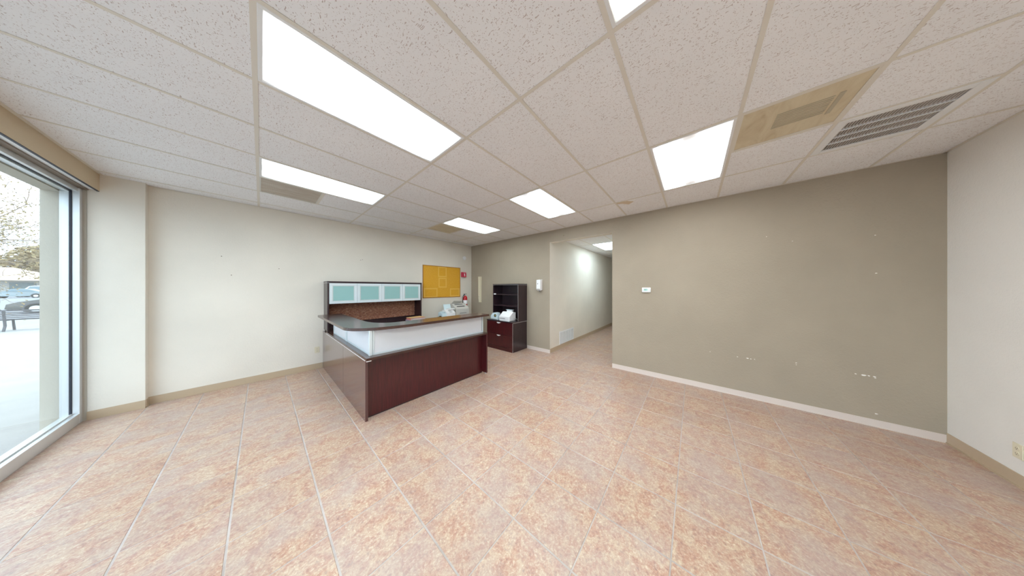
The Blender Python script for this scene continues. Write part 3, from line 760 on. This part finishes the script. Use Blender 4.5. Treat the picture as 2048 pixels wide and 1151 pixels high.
t = empty('extinguisher_sign', (4.085, YN - .04, EYE + .41), 'red projecting sign with white extinguisher symbol above the fire extinguisher', 'sign')
g_ = G().prism([(4.0, YN - .001), (4.035, YN - .075), (4.145, YN - .075), (4.155, YN - .001), (4.15, YN - .001), (4.141, YN - .071), (4.039, YN - .071), (4.005, YN - .001)], .15, 'z', EYE + .338)
g_.build('sign_plate', M['red_sign'], t)
w_ = YN - .0757
G().box(4.070, 4.098, w_, w_ - .001, EYE + .365, EYE + .43, .0004, 1).box(4.077, 4.091, w_, w_ - .001, EYE + .43, EYE + .445).box(4.064, 4.074, w_, w_ - .001, EYE + .39, EYE + .45).build('extinguisher_symbol', M['paper'], t)
G().box(4.036, 4.144, w_, w_ - .001, EYE + .466, EYE + .476).build('sign_band', N('pink_band', srgb(240, 170, 180), .5).m, t)

ex, ey, ez = 4.09, YN - .095, EYE - .62
t = empty('fire_extinguisher', (ex, ey, ez), 'red fire extinguisher with white label and black hose on the wall', 'fire extinguisher')
G().lathe([(.060, 0), (.064, .012), (.064, .30), (.058, .335), (.040, .365), (.022, .378), (.020, .39)], (ex, ey, ez)).build('cylinder', M['red'], t, smooth=True)
G().lathe([(.0648, .13), (.0651, .131), (.0651, .245), (.0648, .246)], (ex, ey, ez)).build('paper_label', M['paper'], t, smooth=True)
G().cyl((ex, ey, ez + .40), .018, .03, 'z', 16).build('valve', M['alu'], t)
G().box(ex - .045, ex + .05, ey - .012, ey + .012, ez + .432, ez + .44).box(-.06, .03, -.011, .011, 0, .008, mat=Matrix.Translation((ex + .0, ey, ez + .412)) @ Matrix.Rotation(.25, 4, 'Y')).build('handle', M['black'], t)
G().tube([(ex - .01, ey, ez + .405), (ex - .05, ey, ez + .41), (ex - .085, ey, ez + .36), (ex - .092, ey, ez + .25), (ex - .086, ey, ez + .13), (ex - .075, ey, ez + .08)], .010, 10).build('hose', M['rubber'], t, smooth=True)
G().box(ex - .02, ex + .02, ey + .062, YN, ez + .33, ez + .42).build('wall_bracket', M['alu'], t)

# time-card rack
rx, ry0, ry1 = XE, 4.975, 5.09
t = empty('card_rack', (rx, 5.04, EYE), 'narrow almond time-card rack with notched slots on the taupe wall', 'card rack')
G().prism([(ry0, EYE + .35), (ry1 - .012, EYE + .35), (ry1 - .012, EYE - .30), (ry1 - .035, EYE - .44), (ry0, EYE - .44)], -.045, 'x', rx, .003).build('back_channel', M['almond'], t)
n = 19
pk = G().prism([(0, 0), (-.030, .028), (-.030, .034), (0, .006)], .020, 'y', 0)
bmesh.ops.translate(pk.b, vec=(0, 0, 0), verts=pk.b.verts)
pm = pk.mesh('pocket', M['almond'])
for k in range(n):
    o = bpy.data.objects.new('pocket', pm); o.location = (-.020, 5.070 - 5.04, -.245 + k * .031); link(o, t)
G().cyl((rx - .047, 5.045, EYE - .27), .007, .006, 'x', 12).build('screw', M['plastic_dgrey'], t)

# soap dispenser
t = empty('soap_dispenser', (XE, 2.85, EYE + .07), 'white wall-mounted soap dispenser with grey mark beside the hallway opening', 'dispenser')
dy0, dy1 = 2.775, 2.885
G().prism([(XE, EYE + .205), (XE - .105, EYE + .195), (XE - .11, EYE - .035), (XE - .075, EYE - .065), (XE, EYE - .05)], dy1 - dy0, 'y', dy0, .010).build('body', M['plastic_white'], t)
G().box(XE - .114, XE - .108, dy0 + .008, dy1 - .004, EYE - .035, EYE - .012, .002, 1).build('push_bar', M['plastic_grey'], t)
G().cyl((XE - .107, 2.845, EYE + .10), .010, .006, 'x', 16).cyl((XE - .107, 2.845, EYE + .112), .005, .006, 'x', 12).build('drop_mark', M['plastic_dgrey'], t)
G().cyl((XE - .065, 2.82, EYE - .072), .014, .03, 'z', 12).build('nozzle', M['plastic_dgrey'], t)

# thermostat
t = empty('thermostat', (XE, .628, EYE - .035), 'white digital thermostat with green screen on the taupe wall', 'thermostat')
ty0, ty1, tz0, tz1 = .562, .695, EYE - .078, EYE + .008
G().box(XE - .028, XE, ty0, ty1, tz0, tz1, .010, 4).build('body', M['plastic_white'], t, smooth=True)
G().box(XE - .0295, XE - .027, .608, .666, EYE - .046, EYE - .016, .0008, 1).build('screen', M['lcd'], t)
G().box(XE - .030, XE - .0285, .612, .662, EYE - .020, EYE - .0165).box(XE - .0300, XE - .029, .648, .653, EYE - .040, EYE - .026).box(XE - .0300, XE - .029, .636, .641, EYE - .040, EYE - .026).build('screen_digits', M['plastic_dgrey'], t)
for z in (-.022, -.042): G().box(XE - .031, XE - .027, .580, .592, EYE + z - .004, EYE + z + .004, .001, 1).build('button', M['plastic_grey'], t)

# outlets
def outlet(x, y, z, ny, lab):
    t = empty('wall_outlet', (x, y, z), lab, 'outlet')
    s = ny
    G().box(x - .035, x + .035, y, y + s * .006, z - .057, z + .057, .002, 1).build('cover_plate', M['almond'], t)
    for dz in (-.02, .02):
        G().cyl((x, y + s * .0065, z + dz), .0165, .005, 'y', 20).build('socket', M['almond'], t)
        G().box(x - .007, x - .0045, y + s * .0085, y + s * .0095, z + dz - .005, z + dz + .006).box(x + .0045, x + .007, y + s * .0085, y + s * .0095, z + dz - .005, z + dz + .006).cyl((x, y + s * .009, z + dz - .009), .003, .001, 'y', 10).build('socket_slots', M['almond_dark'], t)
outlet(3.795, YS, EYE - 1.262, 1, 'almond outlet low on the white wall at the right picture edge')
outlet(.690, YN, EYE - 1.178, -1, 'almond outlet low on the beige wall left of the desk')

# low return grille in the hallway
t = empty('hall_vent', (5.28, OY1, .25), 'white louvred return grille low on the hallway wall', 'wall grille')
vx0, vx1, vz0, vz1 = 4.865, 5.69, .105, .435
g_ = G(); f = .028
for q in ((vx0, vx1, vz0, vz0 + f), (vx0, vx1, vz1 - f, vz1), (vx0, vx0 + f, vz0 + f, vz1 - f), (vx1 - f, vx1, vz0 + f, vz1 - f)): g_.box(q[0], q[1], OY1 - .012, OY1, q[2], q[3], .002, 1)
g_.build('frame', M['white_metal'], t)
G().box(vx0 + f, vx1 - f, OY1 - .002, OY1, vz0 + f, vz1 - f).build('backing', N('vent_grey', (.30, .30, .28), .7).m, t)
for k in range(1, 5):
    xx = vx0 + f + (vx1 - vx0 - 2 * f) * k / 5
    G().box(xx - .012, xx + .012, OY1 - .011, OY1 - .001, vz0 + f, vz1 - f).build('mullion', M['white_metal'], t)
g_ = G(); n = 20
for k in range(n):
    zz = vz0 + f + (vz1 - vz0 - 2 * f) * (k + .5) / n
    g_.box(vx0 + f, vx1 - f, -.006, .006, -.0008, .0008, mat=Matrix.Translation((0, OY1 - .006, zz)) @ Matrix.Rotation(.7, 4, 'X'))
g_.build('louvres', M['white_metal'], t, kind='stuff')

# paint chips on the taupe wall and nail holes on the beige wall
chips = [(-.195, -.966, .006), (-.483, -.982, .008), (-.579, -.983, .012), (-.61, -.984, .009), (-.645, -.982, .007), (-.997, -.951, .009), (-1.0, -.975, .006), (-1.416, -.981, .009), (-1.472, -.984, .017), (-1.50, -.982, .010), (-1.533, -.984, .010), (-1.537, -.997, .006), (-1.542, -1.391, .012), (-1.536, .585, .006), (-1.542, .163, .009), (-.752, .69, .006), (-.969, .599, .005)]
for (y, z, r) in chips:
    n = 7; pts = [(y + r * random.uniform(.5, 1.3) * math.cos(2 * PI * k / n), EYE + z + r * .55 * random.uniform(.6, 1.2) * math.sin(2 * PI * k / n)) for k in range(n)]
    G().prism(pts, -.0012, 'x', XE + .0002).build('paint_chip', M['chip'], wl_back, origin=(XE, y, EYE + z))
hm = N('nail_hole', (.12, .08, .05), .9).m
for (x, z) in ((-.391, .483), (.2, .334), (1.424, .613), (1.39, .60), (-.30, .2)):
    G().cyl((x, YN - .0005, EYE + z), .006, .0012, 'y', 8).build('nail_hole', hm, wl_left, origin=(x, YN, EYE + z))
G().cyl((XE - .0005, 2.22, EYE + 1.18), .007, .0012, 'x', 8).build('nail_hole', hm, wl_back, origin=(XE, 2.22, EYE + 1.18))

# ------------------------------------------------------------ outside
GZ = -.045
def ground(name, pts, mat, z=GZ, th=.3):
    return struct(G().prism(pts, -th, 'z', z), name, mat)
def gmat(name, a, b, sc=3, rough=.9):
    m = N(name, a, rough, .2); v = m.coord(); m.color(m.ramp(m.noise(v, sc, 5, .6), [(.3, a), (.7, b)])); return m.m
conc = gmat('pale_concrete', (.36, .35, .335), (.41, .40, .385), 2)
asph = gmat('sun_bleached_asphalt', (.24, .24, .25), (.28, .28, .285), 1)
brick = gmat('pink_pavers', (.36, .28, .25), (.42, .34, .31), 5)
ground('sidewalk', [(-14, -30), (-1.545, -30), (-1.545, 12.2), (-14, 12.2)], conc)
ground('paver_band', [(-14, 12.2), (-1.545, 12.2), (-1.545, 17.2), (-14, 17.2)], brick)
ground('outer_walk', [(-14, 17.2), (-1.545, 17.2), (-1.545, 26), (-14, 26)], conc)
ground('road', [(-90, 26), (30, 26), (30, 150), (-90, 150)], asph, GZ - .05)
ground('side_road', [(-90, -60), (-14, -60), (-14, 26), (-90, 26)], asph, GZ - .05)
pav = struct(G().box(-2.9, -1.545, 5.93, 5.945, GZ, GZ + .001), 'trim_2', N('joint_grey', (.35, .33, .3), .9).m)
struct(G().box(-1.545, 6, YN + .16, 8.5, GZ, 4.5), 'wall_facade', M['stucco'])
# bench
t = empty('park_bench', (-6.2, 19.3, GZ), 'dark slatted metal bench on the pavement outside the window', 'bench')
bm_ = N('dark_bench_steel', (.08, .08, .09), .5).m
for k in range(6):
    z = GZ + .42 + .062 * k
    G().box(-7.3, -5.1, 19.0 - .012 * k, 19.02 - .012 * k, z, z + (.035 if k < 5 else .05)).build('back_slat', bm_, t)
for k in range(6): G().box(-7.3, -5.1, 19.05 + k * .07, 19.10 + k * .07, GZ + .40, GZ + .42).build('seat_slat', bm_, t)
for x in (-7.2, -6.03, -5.25):
    G().tube([(x, 18.98, GZ + .78), (x, 19.03, GZ + .42), (x, 19.06, GZ + .2), (x, 18.98, GZ)], .028, 8).build('leg', bm_, t)
    G().tube([(x, 19.03, GZ + .40), (x, 19.45, GZ + .40), (x, 19.48, GZ + .2), (x, 19.52, GZ)], .026, 8).build('leg', bm_, t)
# cars
def car(x, y, heading, lab, body, hgt=1.42, suv=False, L=4.6):
    """side profile runs along +x from the nose at x"""
    t = empty('car', (x, y, GZ - .05), lab, 'car', 'cars parked outside')
    t.rotation_euler.z = heading
    h = hgt; w = .88
    if suv: body_p = [(0, .35), (.05, .85), (.9, 1.02), (1.5, h - .12), (1.9, h), (L - .5, h), (L - .1, 1.1), (L, .5), (L - .1, .3), (.1, .28)]
    else: body_p = [(0, .32), (.04, .62), (.4, .78), (1.2, .90), (1.95, h - .05), (2.4, h), (3.1, h - .02), (3.85, 1.0), (L - .08, .93), (L, .5), (L - .1, .28), (.1, .26)]
    def lp(g_, name, mat, par=t, sm=False):
        o = bpy.data.objects.new(name, g_.mesh(name, mat, smooth=sm)); return link(o, par)
    lp(G().prism(body_p, 2 * w, 'y', -w, .05), 'body', body, sm=True)
    wm = N('tinted_car_glass', (.20, .27, .30), .12).m
    if suv: wp = [(1.15, 1.06), (1.6, h - .14), (1.95, h - .1), (L - .6, h - .1), (L - .3, 1.1)]
    else: wp = [(1.36, .93), (2.0, h - .12), (2.4, h - .07), (3.05, h - .09), (3.65, 1.0)]
    for s in (-1, 1): lp(G().prism(wp, .012, 'y', s * w - .006 + s * .006), 'side_window', wm)
    lp(G().prism([(wp[0][0] - .06, wp[0][1] + .0), (wp[1][0] - .08, wp[1][1] + .05), (wp[1][0] - .09, wp[1][1] + .06), (wp[0][0] - .08, wp[0][1] + .01)], 1.5, 'y', -.75), 'windscreen', wm)
    for wx_ in (.85, L - .95):
        for s in (-1, 1):
            q = lp(G().cyl((wx_, s * (w - .1), .32), .32, .22, 'y', 24), 'tyre', M['rubber'])
            lp(G().cyl((wx_, s * (w + .012), .32), .19, .02, 'y', 16), 'hub', M['alu'], q)
        for s in (-1, 1):
            lp(G().cyl((wx_, s * (w + .001), .34), .39, .004, 'y', 24), 'wheel_arch', M['plastic_dgrey'])
grey = N('dark_grey_car_paint', (.11, .11, .105), .3).m
slv = N('silver_car_paint', (.30, .36, .38), .3).m
whi = N('white_car_paint', (.80, .81, .83), .3).m
car(-28.1, 84.8, 0, 'silver-blue sedan parked across the road, in front of the white van', slv, 1.5)
car(-28.6, 92, 0, 'white van parked behind the silver sedan outside', whi, 2.05, True, 5.2)
car(-10.2, 33, 0, 'dark grey car partly hidden behind the bench outside', grey, 1.42)
# low building with hipped roof
t = empty('building', (-30, 112, GZ), 'low building with cream hipped roof beyond the parked cars', 'building')
G().box(-46, -30.6, 108, 118, GZ - .3, 3.2).build('wall', N('pale_grey_facade', (.46, .45, .42), .9).m, t)
rf = G(); b = rf.b
rv = [(-48, 106, 3.1), (-29, 106, 3.1), (-29, 120, 3.1), (-48, 120, 3.1), (-42, 113, 6.0), (-35, 113, 6.0)]
vs = [b.verts.new(v) for v in rv]
for f_ in ((0, 1, 5, 4), (1, 2, 5), (2, 3, 4, 5), (3, 0, 4), (3, 2, 1, 0)): b.faces.new([vs[k] for k in f_])
bmesh.ops.recalc_face_normals(b, faces=b.faces)
rf.build('roof', N('cream_shingle_roof', (.72, .56, .40), .9).m, t)
wm = N('dark_window_glass', (.14, .17, .17), .2).m
for k in range(4): G().box(-44.6 + k * 3.6, -42.2 + k * 3.6, 107.9, 108, .6, 2.7).build('window', wm, t)
# trees
leafm = lambda n_, a, b_: gmat(n_, a, b_, .9)
def leaf_blob(center, rad, n, size, mat, parent, name='foliage', flat=.8):
    bm = bmesh.new(); c = Vector(center)
    for _ in range(n):
        d = Vector((random.gauss(0, 1), random.gauss(0, 1), random.gauss(0, 1))).normalized() * (random.random() ** .4)
        p = Vector((d.x * rad[0], d.y * rad[1], d.z * rad[2])) + c - parent.location
        a = Vector((random.gauss(0, 1), random.gauss(0, 1), random.gauss(0, .6))).normalized(); e = a.orthogonal().normalized()
        s_ = size * random.uniform(.6, 1.3)
        bm.faces.new([bm.verts.new(p + q) for q in (a * s_, e * s_ * .5, -a * s_, -e * s_ * .5)])
    me = bpy.data.meshes.new(name); bm.to_mesh(me); bm.free(); me.materials.append(mat)
    o = bpy.data.objects.new(name, me); o['kind'] = 'stuff'; link(o, parent)
bark = N('grey_brown_bark', (.20, .15, .11), .9).m
for n_, (x, y, r, h, m_, lab) in enumerate((
        (-24.6, 128, 4.9, 11.5, leafm('olive_leaves', (.26, .22, .07), (.40, .33, .13)), 'yellow-olive bushy tree beyond the cream roofed building, right'),
        (-36.5, 131, 5.8, 12.5, leafm('rust_leaves', (.26, .19, .10), (.36, .28, .16)), 'brownish autumn tree behind the cream roofed building, left'))):
    t = empty('tree', (x, y, GZ), lab, 'tree')
    G().tube([(x, y, -.3), (x + .1, y, h * .5), (x, y, h * .8)], .3, 8, .1).build('trunk', bark, t)
    leaf_blob((x, y, h * .56), (r, r, h * .46), 6500, .40, m_, t)
# sparse street tree whose branches reach into the window view
t = empty('street_tree', (-10.6, 22.5, GZ), 'sparse-leaved street tree with thin bare branches against the sky', 'tree')
G().tube([(-10.6, 22.5, -.1), (-10.5, 22.6, 1.5), (-10.3, 22.5, 3.0)], .16, 10, .11).build('trunk', bark, t)
g_ = G(); tips = []
def branch(p, d, L, r, lv):
    n = 5; pts = [Vector(p)]
    for k in range(n):
        d = (d + Vector((random.gauss(0, .24), random.gauss(0, .24), random.gauss(0, .17)))).normalized(); pts.append(pts[-1] + d * L / n)
    g_.tube(pts, r, 5, r * .45)
    if lv >= 2: tips.extend(pts[1:])
    if lv < 4:
        for _ in range(4 if lv < 3 else 3):
            q = random.choice(pts[2:]); dd = (d + Vector((random.gauss(0, .55), random.gauss(0, .55), random.gauss(0, .40)))).normalized()
            branch(q, dd, L * random.uniform(.5, .72), r * .5, lv + 1)
for k in range(13):
    a = 2 * PI * k / 13 + .3
    branch((-10.3, 22.5, 2.6 + .12 * (k % 5)), Vector((math.cos(a), math.sin(a), random.uniform(.1, 1.1))).normalized(), 3.0, .055, 0)
g_.build('branches', bark, t, kind='stuff')
bm = bmesh.new()
for p in random.sample(tips, min(len(tips), 6000)):
    for _ in range(1):
        p2 = p + Vector((random.gauss(0, .12), random.gauss(0, .12), random.gauss(0, .12))) - t.location
        a = Vector((random.gauss(0, 1), random.gauss(0, 1), random.gauss(0, 1))).normalized(); e = a.orthogonal().normalized(); s_ = .05
        bm.faces.new([bm.verts.new(p2 + q) for q in (a * s_, e * s_ * .5, -a * s_, -e * s_ * .5)])
me = bpy.data.meshes.new('leaves'); bm.to_mesh(me); bm.free(); me.materials.append(gmat('thin_autumn_leaves', (.24, .21, .11), (.36, .26, .14)))
o = bpy.data.objects.new('leaves', me); o['kind'] = 'stuff'; link(o, t)
